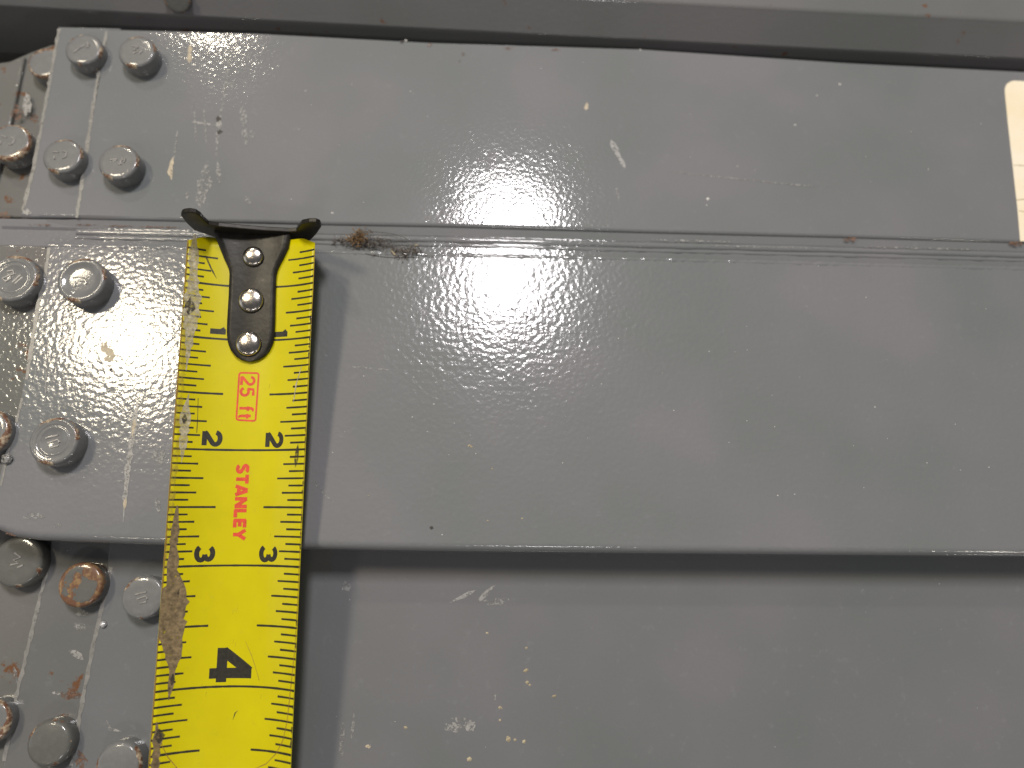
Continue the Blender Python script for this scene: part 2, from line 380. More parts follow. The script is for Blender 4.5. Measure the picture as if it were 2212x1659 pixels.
for i, (bx, by, br, z, par, kind, fin, mk) in enumerate(BOLTS):
    c = W(bx, by, z+4.4); r = (W(bx+br, by, z+4.4)-c).length
    if kind not in proto:
        o = bpy.data.objects.new('bolt', BOLT[kind]); BOLT[kind].materials.append(BM['clean']); proto[kind] = o
    else: o = proto[kind].copy()
    scene.collection.objects.link(o); o.parent = par
    o.location = Vector((c.x, c.y, z))*S - par.location
    k = r/5.0; o.scale = (k, k, 1.12)
    o.rotation_euler = (0, 0, random.uniform(-.25, .25) if mk is not None else random.uniform(0, 6))
    o.material_slots[0].link = 'OBJECT'; o.material_slots[0].material = BM[fin]
    if fin in ('rusty', 'rim'): o['label'] = 'bolt head with rusty rim' if fin == 'rim' else 'bolt head covered in orange rust'
    if mk is not None:
        q = bpy.data.objects.new('raised_mark', MMESH[mk]); scene.collection.objects.link(q); q.parent = o
        if not MMESH[mk].materials: MMESH[mk].materials.append(M_MARK)
        q.location = (0, 0, {'flat': 3.97, 'dished': 3.52, 'ringed': 3.72, 'oval': 3.95}[kind]*S)

# bolt on the far beam's face at the very top
o = proto['flat'].copy(); scene.collection.objects.link(o); o.parent = beamD
o.material_slots[0].link = 'OBJECT'; o.material_slots[0].material = BM['dull']
sn = Vector((0, -SLZ, SLY)).normalized(); yl = W(390, -48, 5.0).y
o.rotation_euler = sn.to_track_quat('Z', 'Y').to_euler()
o.location = WP(386, -6, Vector((0, yl, 4.4)), sn)*S - beamD.location; o.scale = (.72, .72, .5)

# ------------------------------------------------------------------ scratches, chips, rust on the beams
sc = 'paint_scratch'
for pts, w, z, par, m in [
    ([(411, 96), (409, 136)], 9, ZA, beamA, M_CREAM),
    ([(497, 72), (494, 120), (490, 170), (478, 240), (470, 300), (466, 345)], 7, ZA, beamA, M_SCRF),
    ([(486, 180), (510, 186)], 11, ZA, beamA, M_SCRF),
    ([(521, 222), (528, 262), (531, 315)], 11, ZA, beamA, M_SCRF), ([(538, 280), (549, 300)], 11, ZA, beamA, M_SCRF),
    ([(384, 282), (377, 330), (372, 352)], 6, ZA, beamA, M_SCRF), ([(374, 340), (368, 372), (371, 388)], 9, ZA, beamA, M_CREAM),
    ([(413, 263), (440, 267), (470, 272)], 5, ZA, beamA, M_SCR), ([(466, 270), (480, 270)], 13, ZA, beamA, M_SCR),
    ([(448, 350), (440, 400), (430, 450)], 24, ZA, beamA, M_SCRF), ([(470, 350), (476, 400)], 10, ZA, beamA, M_SCRF),
    ([(418, 205), (424, 310)], 3, ZA, beamA, M_SCRF), ([(440, 225), (446, 312)], 3, ZA, beamA, M_SCRF),
    ([(400, 415), (412, 432)], 10, ZA, beamA, M_SCRF), ([(528, 425), (542, 440)], 10, ZA, beamA, M_SCRF),
    ([(1319, 302), (1333, 332), (1350, 363)], 11, ZA, beamA, M_SCR), ([(1268, 222), (1265, 238)], 7, ZA, beamA, M_CREAM),
    ([(1330, 400), (1338, 440)], 4, ZA, beamA, M_SCRF),
    ([(1440, 371), (1560, 383), (1680, 396), (1800, 406)], 3, ZA, beamA, M_SCRF),
    ([(303, 845), (296, 885), (290, 915), (284, 960), (277, 1010), (272, 1060), (266, 1128)], 11, ZB, beamB, M_SCR),
    ([(291, 905), (286, 945)], 7, ZB, beamB, M_CREAM), ([(272, 1075), (269, 1100)], 7, ZB, beamB, M_CREAM),
    ([(246, 985), (244, 1030)], 3, ZB, beamB, M_SCRF), ([(238, 1037), (272, 1040)], 4, ZB, beamB, M_SCRF),
    ([(262, 958), (320, 965), (362, 963)], 4, ZB, beamB, M_SCRF), ([(335, 970), (352, 1005)], 22, ZB, beamB, M_SCRF),
    ([(338, 1075), (345, 1110)], 13, ZB, beamB, M_SCRF), ([(48, 1119), (75, 1114), (104, 1116)], 17, ZB, beamB, M_SCRF),
    ([(108, 1136), (133, 1134)], 10, ZB, beamB, M_SCRF), ([(332, 532), (331, 640)], 5, ZB, beamB, M_SCRF),
    ([(101, 755), (99, 880)], 3, ZB, beamB, M_SCRF),
    ([(672, 1038), (690, 1056), (722, 1086)], 3, ZB, beamB, M_SCRF), ([(676, 1036), (700, 1062)], 2.5, ZB, beamB, M_SCRF),
    ([(735, 790), (850, 800)], 3, ZB, beamB, M_SCRF),
    ([(972, 1302), (1000, 1289), (1027, 1275)], 6, ZC, beamC, M_SCR), ([(1031, 1302), (1048, 1284), (1070, 1263)], 8, ZC, beamC, M_SCR),
    ([(741, 1560), (736, 1640)], 9, ZC, beamC, M_SCRF), ([(766, 1530), (760, 1600)], 6, ZC, beamC, M_SCRF),
    ([(745, 1255), (752, 1280)], 16, ZC, beamC, M_SCRF), ([(1066, 1495), (1070, 1515)], 7, ZC, beamC, M_SCRF),
    ([(160, 1325), (190, 1325)], 12, ZCM, beamC, M_SCRF), ([(156, 1348), (186, 1358)], 12, ZCM, beamC, M_SCRF),
    ([(150, 1405), (180, 1425)], 20, ZCM, beamC, M_SCR), ([(30, 1440), (38, 1480)], 9, ZCL, beamC, M_SCRF),
    ([(230, 1555), (238, 1575), (262, 1580)], 6, ZC, beamC, M_SCR), ([(140, 1190), (155, 1180)], 6, ZCM, beamC, M_SCRF),
    ([(112, 1496), (132, 1498)], 5, ZCM, beamC, M_SCR)]:
    mark(sc, pts, w, z, par, m)
for cx_, cy_, rx, ry, z, par, m, nm in [
    (226, 750, 9, 12, ZB, beamB, M_CREAM, 'paint_chip'), (238, 768, 11, 14, ZB, beamB, M_CREAM, 'paint_chip'),
    (152, 1500, 22, 10, ZCM, beamC, M_RUST, 'rust_patch'), (136, 1547, 14, 5, ZCM, beamC, M_RUST, 'rust_patch'),
    (176, 1643, 12, 22, ZC, beamC, M_RUST, 'rust_patch'), (38, 245, 12, 18, ZAL+1.2, beamA, M_RUST, 'rust_patch'),
    (58, 225, 9, 24, ZAL+1.2, beamA, M_SCR, 'paint_chip'), (73, 255, 10, 9, ZAL, beamA, M_RUST, 'rust_patch'),
    (8, 465, 14, 8, ZAL+1.2, beamA, M_RUST, 'rust_patch'), (57, 458, 11, 6, ZAS, beamA, M_SCR, 'paint_chip'),
    (472, 257, 5, 6, ZA, beamA, M_DARK, 'dark_chip'), (474, 285, 6, 4, ZA, beamA, M_DARK, 'dark_chip'),
    (868, 91, 4, 3, ZA, beamA, M_DARK, 'dark_chip'), (928, 97, 5, 4, ZA, beamA, M_RUST, 'rust_patch'),
    (1098, 104, 9, 3, ZA, beamA, M_RUST, 'rust_patch'), (1200, 108, 10, 2.5, ZA, beamA, M_RUST, 'rust_patch'),
    (1000, 118, 4, 4, ZA, beamA, M_RUST, 'rust_patch'), (994, 132, 4, 3, ZA, beamA, M_RUST, 'rust_patch'),
    (1836, 517, 15, 5, ZA-.4, beamA, M_RUST, 'rust_patch'), (2194, 526, 15, 5, ZA-.4, beamA, M_RUST, 'rust_patch'),
    (30, 1150, 16, 7, ZB-1.0, beamB, M_RUST, 'rust_patch'),
    (1106, 668, 3, 2.6, ZB, beamB, M_DARK, 'dark_chip'), (1140, 684, 3, 2.6, ZB, beamB, M_DARK, 'dark_chip'), (1163, 655, 2.6, 2.4, ZB, beamB, M_DARK, 'dark_chip'),
    (932, 1140, 4, 3, ZB, beamB, M_DARK, 'dark_chip'), (240, 798, 3, 3, ZB, beamB, M_DARK, 'dark_chip'),
    (1072, 1300, 26, 8, ZC, beamC, M_SCRF, 'paint_chip'), (992, 1554, 18, 5, ZC, beamC, M_SCRF, 'paint_chip'),
    (985, 1572, 12, 11, ZC, beamC, M_SCR, 'paint_chip'), (1016, 1567, 12, 12, ZC, beamC, M_SCR, 'paint_chip'), (968, 1570, 9, 8, ZC, beamC, M_SCRF, 'paint_chip'),
    (795, 1612, 6, 4, ZC, beamC, M_CREAM, 'paint_chip'),
    ]:
    blotch(nm, cx_, cy_, rx, ry, z, par, m)
# rust where paint has flaked off the rounded lower edge and in the groove
for x0, x1, y, w in [(770, 800, 1176, 4), (805, 912, 1172, 7), (900, 926, 1178, 4)]:
    P = []
    k = 14
    V, F = [], []
    for i in range(k+1):
        x = x0+(x1-x0)*i/k; hw = w*random.uniform(.3, 1)*min(1, 3*i/k+.1, 3*(1-i/k)+.1)
        for yy, zz in ((y-hw, 0), (y+hw, 0)):
            n_ = 0.0; p = W(x, yy, -1.0)
            V.append(p)
    # drape onto the rounding: radius 4 about the edge line
    yl = W((x0+x1)/2, 1189, -4.2).y + 5.0
    VV = []
    for p in V:
        t = max(0.0, min(4.8, yl - p.y)); z = -5.0 + math.sqrt(25.25 - t*t) + .06
        VV.append((p.x, p.y, z))
    for i in range(k): F.append((2*i, 2*i+1, 2*i+3, 2*i+2))
    from_data('rust_patch', VV, F, parent=beamB, m=M_RUST, origin=Vector(VV[k]))
def face_mark(x0, x1, yoff, w, m):
    pts = [(x0+(x1-x0)*t/5, 471+(x0+(x1-x0)*t/5-150)*.0238+yoff) for t in range(6)]
    mark('rust_streak' if m is M_RUST else 'paint_scratch', pts, w*9, -1.75-.5*min(1, yoff/22), beamA, m, .6, True, .12)
for a in [(160, 215, 14, .5, M_RUST), (225, 290, 15, .5, M_RUST), (300, 390, 15, .45, M_RUST), (60, 110, 16, .4, M_RUST), (700, 900, 26, .3, M_SCRF), (1400, 1600, 18, .4, M_SCRF), (1500, 1800, 27, .3, M_SCRF), (1850, 2150, 22, .35, M_SCRF)]:
    face_mark(*a)

# dust and grit
def specks(name, spots, m, lab):
    V, F = [], []
    for x, y, z, r in spots:
        c = W(x, y, z); b = len(V); k = 5; a0 = random.uniform(0, 6)
        for i in range(k):
            a = a0+2*math.pi*i/k; q = r*random.uniform(.6, 1.3); V.append((c.x+q*math.cos(a), c.y+q*.8*math.sin(a), z+.02))
        V.append((c.x, c.y, z+.02+r*.7))
        for i in range(k): F.append((b+i, b+(i+1) % k, b+k))
    o = from_data(name, V, F, m=m, origin=Vector((0, 30, 0))); o['kind'] = 'stuff'; o['label'] = lab; o['category'] = 'dust'
M_WHITE = plain('white_dust', (0.75, 0.74, 0.70), 0.6)
M_GRIT = plain('yellow_grit', (0.50, 0.43, 0.29), 0.6)
sp = [(random.uniform(700, 2150), random.triangular(570, 1140, 800), ZB, random.uniform(.09, .2)) for _ in range(50)]
sp += [(random.uniform(560, 2150), random.uniform(110, 470), ZA, random.uniform(.08, .2)) for _ in range(24)]
sp += [(random.uniform(700, 2150), random.uniform(1260, 1640), ZC, random.uniform(.07, .13)) for _ in range(10)]
sp += [(568, 99, ZA, .3), (877, 87, ZA, .35), (927, 98, ZA, .3), (1383, 107, ZA, .35), (1814, 182, ZA, .5), (1765, 206, ZA, .3), (1718, 270, ZA, .35), (1530, 430, ZA, .45), (1526, 443, ZA, .35), (718, 460, ZA, .4), (430, 118, ZA, .35), (955, 1155, ZB, .2)]
specks('dust_specks', sp, M_WHITE, 'pale dust specks scattered over the grey painted steel')
gr_ = [(1138, 1447, ZC, .65), (1134, 1450, ZC, .5), (1140, 1474, ZC, .5), (1145, 1480, ZC, .35), (1197, 1504, ZC, .55), (1080, 1528, ZC, .55), (1080, 1556, ZC, .4), (1133, 1602, ZC, .5), (1099, 1597, ZC, .6), (1097, 1592, ZC, .4), (1112, 1598, ZC, .35), (1014, 1640, ZC, .55), (876, 1572, ZC, .5), (1137, 1400, ZC, .35), (1014, 963, ZB, .4), (1018, 965, ZB, .3), (1063, 1012, ZB, .3), (796, 1071, ZB, .3), (1054, 1125, ZB, .25), (1128, 1120, ZB, .25), (1052, 1368, ZC, .35)]
specks('grit_specks', gr_, M_GRIT, 'yellowish grit specks on the deep beam and middle beam')
def glob(name, x, y, z, r, m, lab, cat):
    bm = bmesh.new(); bmesh.ops.create_icosphere(bm, subdivisions=3, radius=r)
    for v in bm.verts: v.co *= 1+random.uniform(-.15, .2); v.co.z *= .7
    c = W(x, y, z); bmesh.ops.translate(bm, verts=bm.verts, vec=(c.x, c.y, z+r*.4))
    me = bpy.data.meshes.new(name); bm.to_mesh(me); bm.free(); o = link(name, me, None, m, Vector((c.x, c.y, z)), True)
    o['label'] = lab; o['category'] = cat; return o
glob('grit_lump', 17, 992, ZB, 1.1, M_SCR, 'small rough grey grit lump on the left edge of the middle beam', 'grit lump')
glob('paint_drip', 224, 1349, ZC, .7, plain('wet_drop', (.45, .45, .45), .05, coat=1), 'tiny shiny paint drip beside the worn plate edge', 'paint drip')

# ------------------------------------------------------------------ tape measure
az, sl = math.radians(0.64), math.radians(6.0)
TD = Vector((math.sin(az)*math.cos(sl), -math.cos(az)*math.cos(sl), -math.sin(sl)))
TW = Vector((math.cos(az), math.sin(az), 0)); TN = TW.cross(-TD)
TP = Vector((-53.17, 78.84, 0.5+70*math.sin(sl)))
CH, SG = 14.47, 4.5
TR = (2*CH)**2/(8*SG)+SG/2; HA = math.asin(CH/TR); ARC = TR*HA
def bl(s, w, off=0.0):
    a = w/TR; r = TR-off
    return TP + TD*s + TW*(r*math.sin(a)) + TN*(TR - r*math.cos(a))
def prj(P):
    d = P-CPOS; z = d.dot(CF); return CX+FPX*d.dot(CR)/z, CY-FPX*d.dot(CU)/z
def inv(x, y, off=0.0):
    s, w = (y-500)/9.7, (x-520)/9.5
    for _ in range(12):
        a = prj(bl(s, w, off)); b = prj(bl(s+.1, w, off)); c = prj(bl(s, w+.1, off))
        j = ((b[0]-a[0])/.1, (c[0]-a[0])/.1, (b[1]-a[1])/.1, (c[1]-a[1])/.1); d = j[0]*j[3]-j[1]*j[2]
        ex, ey = x-a[0], y-a[1]; s += (ex*j[3]-ey*j[1])/d; w += (ey*j[0]-ex*j[2])/d
    return s, w
tape = empty('tape_measure', TP, 'yellow steel tape measure blade hooked over the beam edge, worn along its left side', 'tape measure')

def blade_mat():
    m, nt, b = mat('yellow_blade'); p = world_pos(nt)
    n1 = noise(nt, p, 90, 4, .6); n2 = noise(nt, p, 700, 4, .6)
    c = ramp(nt, n1, [(.3, (.60, .52, .0)), (.7, (.66, .58, .0))])
    c = mix(nt, ramp(nt, n2, [(.62, (0, 0, 0)), (.8, (.35,)*3)]), c, (.50, .40, .06))
    nt.links.new(c, b.inputs['Base Color']); b.inputs['Roughness'].default_value = .38
    b.inputs['Specular IOR Level'].default_value = .3; b.inputs['Coat Weight'].default_value = .25; b.inputs['Coat Roughness'].default_value = .18
    nt.links.new(bump(nt, noise(nt, p, 300, 3), 2.5e-5), b.inputs['Coat Normal'])
    return m
M_Y = blade_mat(); M_BACK = plain('blade_back', (.30, .25, .10), .5)
M_INK = plain('black_ink', (.022, .02, .012), .5, nscale=1500, var=.5, alpha=(2600, .16, .26))
M_RED = plain('red_ink', (.72, .075, .03), .5, nscale=1500, var=.2)
SL = 140.0
nc = 28
S0 = 1.4                                   # blade end sits under the hook
def end_s(w):                              # clipped corners of the blade end
    return S0 + max(0, abs(w)-11.5)*.45
V, F = [], []; ns = 60
for i in range(ns+1):
    for j in range(nc+1):
        w = -ARC+2*ARC*j/nc; s = end_s(w)+(SL-end_s(w))*i/ns; V.append(bl(s, w))
for i in range(ns):
    for j in range(nc): a = i*(nc+1)+j; F.append((a, a+nc+1, a+nc+2, a+1))
t0 = len(V)
for v in list(V[:t0]): V.append(v - TN*.28)
for f in list(F): F.append(tuple(t0+k for k in f[::-1]))
for i in range(ns):
    a, b = i*(nc+1), (i+1)*(nc+1); F.append((a, t0+a, t0+b, b)); a += nc; b += nc; F.append((a, b, t0+b, t0+a))
for j in range(nc): F.append((j, j+1, t0+j+1, t0+j))
blade = from_data('blade', V, F, parent=tape, m=M_Y, origin=bl(0, 0), smooth=True)

def sheet(name, polys, m, off=.02, parent=tape, origin=None, cols=8, lab=None):
    """flat print on the blade: each poly is a strip (left line, right line) in blade coordinates (s, w)"""
    V, F = [], []
    for A, B in polys:
        b = len(V)
        for (s0, w0), (s1, w1) in zip(A, B): V += [bl(s0, w0, off), bl(s1, w1, off)]
        for i in range(len(A)-1): F.append((b+2*i, b+2*i+1, b+2*i+3, b+2*i+2))
    o = from_data(name, V, F, parent=parent, m=m, origin=origin or V[0])
    if lab: o['label'] = lab
    return o
# tick lengths measured on the blade
def plen(x, y, side): s, w = inv(x, y); return (w+ARC) if side < 0 else (ARC-w)
LEN = {-1: [plen(411.6, 1017, -1), plen(428, 1001, -1), plen(439, 1033, -1), plen(465.6, 1096, -1)],
       1: [plen(624, 1019, 1), plen(612, 1004, 1), plen(599, 1035, 1), plen(569, 1096, 1)]}
ticks = []
def tick(s, w0, w1, th):
    n = max(2, int(abs(w1-w0)/1.2)); A, B = [], []
    for i in range(n+1):
        w = w0+(w1-w0)*i/n; h = th/2*(1+random.uniform(-.12, .12)); A.append((s-h, w)); B.append((s+h, w))
    return A, B
for k in range(1, 16*5+8):
    s = k*25.4/16
    for side in (-1, 1):
        if k % 16 == 0:
            if k == 16: ticks.append(tick(s, side*(ARC-.05), side*5.0, .46))
            elif side < 0: ticks.append(tick(s, -ARC+.05, ARC-.05, .46))
            continue
        L = LEN[side][3 if k % 8 == 0 else 2 if k % 4 == 0 else 1 if k % 2 == 0 else 0]
        if s < end_s(ARC)+.6: continue
        ticks.append(tick(s, side*(ARC-.05), side*(ARC-L+random.uniform(-.08, .08)), 0.46 if k % 8 == 0 else .42))
sheet('scale_marks', ticks, M_INK, origin=bl(50, 0), lab='black inch scale ticks printed along both edges')

# glyphs as strokes in a unit box (x along reading direction, y up)
def arc(cx, cy, rx, ry, a0, a1, n=12):
    return [(cx+rx*math.cos(math.radians(a0+(a1-a0)*i/n)), cy+ry*math.sin(math.radians(a0+(a1-a0)*i/n))) for i in range(n+1)]
GL = {'1': [[(.62, 0), (.62, 1)], [(.62, .86), (.22, .70)]],
      '2': [arc(.5, .69, .38, .25, 175, -35, 14) + [(.17, .16), (.12, .09)], [(.05, .09), (.95, .09)]],
      '3': [arc(.46, .715, .38, .22, 160, -80, 12), arc(.46, .295, .42, .23, 80, -160, 12)],
      '4': [[(.74, 0), (.74, 1)], [(.70, .95), (.10, .30)], [(.0, .28), (1.0, .28)]],
      '5': [[(.88, .91), (.22, .91), (.15, .50)], arc(.46, .33, .40, .26, 130, -160, 14)],
      'f': [arc(.62, .78, .24, .16, 40, 180, 6) + [(.38, 0)], [(.08, .60), (.80, .60)]],
      't': [[(.42, .95), (.42, .22)] + arc(.62, .20, .20, .16, 180, 300, 6), [(.10, .66), (.85, .66)]],
      'S': [arc(.5, .735, .36, .18, 25, 270, 12)[:] + arc(.5, .27, .36, .19, 90, -160, 12)[1:]],
      'T': [[(.5, 0), (.5, 1)], [(0, .90), (1, .90)]],
      'A': [[(.10, 0), (.47, 1)], [(.90, 0), (.53, 1)], [(.22, .27), (.78, .27)]],
      'N': [[(.14, 0), (.14, 1)], [(.86, 0), (.86, 1)], [(.14, .95), (.86, .05)]],
      'L': [[(.16, 0), (.16, 1)], [(.10, .10), (.95, .10)]],
      'E': [[(.16, 0), (.16, 1)], [(.1, .10), (.95, .10)], [(.1, .5), (.85, .5)], [(.1, .90), (.95, .90)]],
      'Y': [[(.5, 0), (.5, .5)], [(.08, 1), (.5, .42)], [(.92, 1), (.5, .42)]]}
def glyph(ch, s0, w0, ls, lw, th, layer=0):
    """s0, w0: blade coordinates of the glyph's lower-left corner; reads down the blade, top to the right"""
    out = []
    for q, st in enumerate(GL[ch]):
        P = [Vector((s0+ls*x, w0+lw*y)) for x, y in st]
        # densify so the print follows the curved blade
        D = []
        for a, b in zip(P, P[1:]):
            k = max(1, int((b-a).length/.7)); D += [a.lerp(b, i/k) for i in range(k)]
        D.append(P[-1]); L, R = ribbon(D, [th]*len(D))
        out.append(([tuple(v) for v in L], [tuple(v) for v in R]))
    return out
def put(name, ch, x0, x1, y0, y1, th, m, lab=None):
    s0, _ = inv((x0+x1)/2, y0); s1, _ = inv((x0+x1)/2, y1); ym = (y0+y1)/2
    _, w0 = inv(x0, ym); _, w1 = inv(x1, ym)
    pol = glyph(ch, s0, w0, s1-s0, w1-w0, th)
    V, F = [], []
    for q, (A, B) in enumerate(pol):
        b = len(V)
        for l, r in zip(A, B): V += [bl(*l, .022+.006*q), bl(*r, .022+.006*q)]
        for i in range(len(A)-1): F.append((b+2*i, b+2*i+1, b+2*i+3, b+2*i+2))
    o = from_data(name, V, F, parent=tape, m=m, origin=bl((s0+s1)/2, (w0+w1)/2))
    if lab: o['label'] = lab
for ch, b_, th in [('1', (454, 488, 705, 723), 1.25), ('1', (591, 621, 711, 729), 1.25), ('2', (438, 478, 930, 964), 1.05), ('2', (575, 610, 933, 967), 1.05),
                   ('3', (422, 462, 1180, 1214), 1.05), ('3', (562, 597, 1180, 1214), 1.05), ('4', (453, 544, 1399, 1473), 2.15)]:
    put('numeral', ch, *b_, th, M_INK, 'black numeral ' + ch)
put('red_letter', '2', 519, 551, 812, 833, .62, M_RED); put('red_letter', '5', 518, 550, 837, 857, .62, M_RED)
put('red_letter', 'f', 517, 548, 877, 890, .62, M_RED); put('red_letter', 't', 516, 543, 893, 906, .62, M_RED)
# STANLEY, each letter one piece of print
sa, wa = inv(511.8, 1001.5); sb, wb = inv(502.5, 1168); _, wt = inv(538, 1001.5)
word = 'STANLEY'; wid = [.98, .95, 1.15, 1.1, .9, .92, 1.1]; tot = sum(wid); cap = wt-wa; pos = 0
for ch, wi in zip(word, wid):
    L = (sb-sa)*wi/tot; s0 = sa+(sb-sa)*pos/tot; w0 = wa+(wb-wa)*(pos+wi/2)/tot; pos += wi
    V, F = [], []
    for q, (A, B) in enumerate(glyph(ch, s0+L*.05, w0, L*.88, cap, .8)):
        b = len(V)
        for l, r in zip(A, B): V += [bl(*l, .022+.006*q), bl(*r, .022+.006*q)]
        for i in range(len(A)-1): F.append((b+2*i, b+2*i+1, b+2*i+3, b+2*i+2))
    from_data('red_letter', V, F, parent=tape, m=M_RED, origin=bl(s0+L/2, w0+cap/2))
# red rounded frame round "25 ft"
cs = [inv(517, 805), inv(559, 806), inv(552, 909.5), inv(510.5, 907)]
cs = [Vector(c) for c in cs]; loop = []
for i in range(4):
    p, a, b = cs[i], cs[i-1], cs[(i+1) % 4]; r = .55
    u = p+(a-p).normalized()*r; v = p+(b-p).normalized()*r
    loop += [u.lerp(p, t).lerp(p.lerp(v, t), t) for t in (0, .33, .66, 1)]
D = []
for a, b in zip(loop, loop[1:]+loop[:1]):
    k = max(1, int((b-a).length/.8)); D += [a.lerp(b, i/k) for i in range(k)]
cen = sum(cs, Vector((0, 0)))/4; V, F = [], []
for i, p in enumerate(D):
    a, b = D[i-1], D[(i+1) % len(D)]; d = (b-a).normalized(); nrm = Vector((-d.y, d.x)); V += [bl(*(p+nrm*.2), .022), bl(*(p-nrm*.2), .022)]
n = len(D)
for i in range(n): j = (i+1) % n; F.append((2*i, 2*i+1, 2*j+1, 2*j))
from_data('red_frame', V, F, parent=tape, m=M_RED, origin=bl(*cen))

# clear film: its edge shows as a thin brown line down the right side, rounded off at the bottom
M_FILM = plain('film_edge', (.30, .17, .035), .5, alpha=(900, .25, .45))
fp_ = [(680, 545), (676, 640), (668, 760), (662, 900), (655, 1040), (648, 1180), (643, 1300), (637, 1400), (630, 1470), (620, 1560), (611, 1600), (597, 1627), (575, 1650), (540, 1665)]
def film(pts, name='film_edge', w=.16, m=None, off=.03):
    Q = [Vector(inv(*p)) for p in pts]; D = []
    for a, b in zip(Q, Q[1:]):
        k = max(1, int((b-a).length/1.0)); D += [a.lerp(b, i/k) for i in range(k)]
    D.append(Q[-1]); L, R = ribbon(D, [w*random.uniform(.6, 1.2) for _ in D])
    sheet(name, [([tuple(v) for v in L], [tuple(v) for v in R])], m or M_FILM, off)
film(fp_); film([(341, 1575), (350, 1610), (362, 1635), (385, 1662)])
film([(428, 860), (427, 900), (425, 935)], 'scuff', .14, M_INK, .024)

# grime: worn brownish patches along the left side, dark nicks on the right
M_GR1 = plain('pale_wear', (.52, .47, .33), .55, nscale=1300, var=.35, alpha=(900, .26, .62), bumpd=3e-5)
M_GR2 = plain('brown_grime', (.20, .145, .075), .65, nscale=1100, var=.55, alpha=(800, .30, .40), bumpd=5e-5)
M_GR3 = plain('dark_grime', (.05, .042, .03), .6, nscale=1000, var=.4, alpha=(900, .30, .62))
M_GR4 = plain('thin_haze', (.46, .36, .06), .55, nscale=900, var=.2, alpha=(500, .36, .90))
def grime(pts, wpx, m, off=.035, rag=.35):
    Q = [Vector(inv(*p)) for p in pts]; D, wd2 = [], []; ww = wpx if isinstance(wpx, list) else [wpx]*len(pts)
    for i, (a, b) in enumerate(zip(Q, Q[1:])):
        k = max(1, int((b-a).length/.8))
        for t in range(k): D.append(a.lerp(b, t/k)); wd2.append(ww[i]+(ww[i+1]-ww[i])*t/k)
    D.append(Q[-1]); wd2.append(ww[-1]); n = len(D); polys = []
    wd2 = [w*min(1, .25+3*i/n, .25+3*(n-1-i)/n) for i, w in enumerate(wd2)]
    cols = 3; base = []
    L, R = ribbon(D, [w/9.6*(1+random.uniform(-rag, rag)) for w in wd2])
    lim = ARC-.02
    for c in range(cols):
        A = [tuple(l.lerp(r, c/cols)) for l, r in zip(L, R)]; B = [tuple(l.lerp(r, (c+1)/cols)) for l, r in zip(L, R)]
        cl = lambda P: [(s, max(-lim, min(lim, w))) for s, w in P]
        polys.append((cl(A), cl(B)))
    sheet('grime_patch', polys, m, off)
grime([(421, 506), (418, 545), (418, 590), (416, 640), (412, 690), (408, 745), (402, 800)], [30, 28, 18, 32, 28, 18, 6], M_GR1)
grime([(412, 640), (410, 665), (407, 680)], [10, 20, 8], M_GR3, .04)
grime([(408, 850), (402, 880), (398, 930), (395, 965), (392, 1000)], [6, 18, 16, 13, 5], M_GR1)
grime([(399, 895), (398, 915)], [10, 14], M_GR3, .045)
grime([(383, 1092), (380, 1120), (378, 1150), (374, 1178), (375, 1205), (371, 1232), (378, 1262), (372, 1300), (368, 1340), (370, 1375), (375, 1410), (372, 1450), (369, 1480), (364, 1512)],
      [14, 24, 24, 16, 20, 18, 40, 56, 56, 46, 34, 20, 24, 8], M_GR2, .05, .2)
grime([(392, 1268), (386, 1290)], [14, 9], M_GR3, .055); grime([(374, 1455), (371, 1480)], [14, 12], M_GR3, .055)
grime([(343, 1575), (345, 1590), (344, 1606)], [12, 22, 9], M_GR3, .05)
grime([(338, 1560), (340, 1600), (336, 1640), (334, 1680)], [10, 18, 16, 18], M_GR2, .045)
grime([(404, 515), (396, 640), (388, 800), (374, 1000), (360, 1150), (348, 1300)], [16, 22, 22, 20, 18, 16], M_GR4, .028)
grime([(444, 552), (456, 580), (468, 602)], [5, 4, 4], M_GR3, .03)
grime([(644, 960), (641, 985), (638, 1010)], [8, 12, 6], M_GR3, .04)
grime([(676, 700), (674, 690)], [4, 5], M_GR3, .04)
grime([(652, 790), (640, 830), (634, 870)], [3, 3, 3], M_GR1, .04)
grime([(503, 1555), (508, 1540), (514, 1535)], [3, 3, 2], M_GR3, .03) 
for x, y, w in [(513, 1318, 4), (504, 1322, 4), (505, 1385, 4), (510, 1392, 3), (583, 834, 6), (480, 912, 4), (585, 1157, 4), (437, 1481, 5), (446, 1500, 4), (565, 1505, 3)]:
    grime([(x, y-5), (x-2, y+5)], [w, w*.6], M_GR4, .03)
film([(530, 1385), (545, 1420), (556, 1455), (560, 1470)], 'scuff', .1, M_FILM, .024)
sheet('worn_edge', [([(s_*1.0, -ARC+.02) for s_ in range(3, 136)], [(s_*1.0, -ARC+random.uniform(.12, .34)) for s_ in range(3, 136)])], M_FILM, .032, origin=bl(50, -ARC))
edge_bits = []
random.seed(21)
for _ in range(26):
    s = random.uniform(8, 112); l = random.uniform(.4, 1.6); w = random.uniform(.15, .5)
    edge_bits.append(([(s, ARC-w), (s+l/2, ARC-w*1.3), (s+l, ARC-w*.6)], [(s, ARC-.02), (s+l/2, ARC-.02), (s+l, ARC-.02)]))
sheet('edge_nicks', edge_bits, M_GR3, .04, origin=bl(50, ARC))

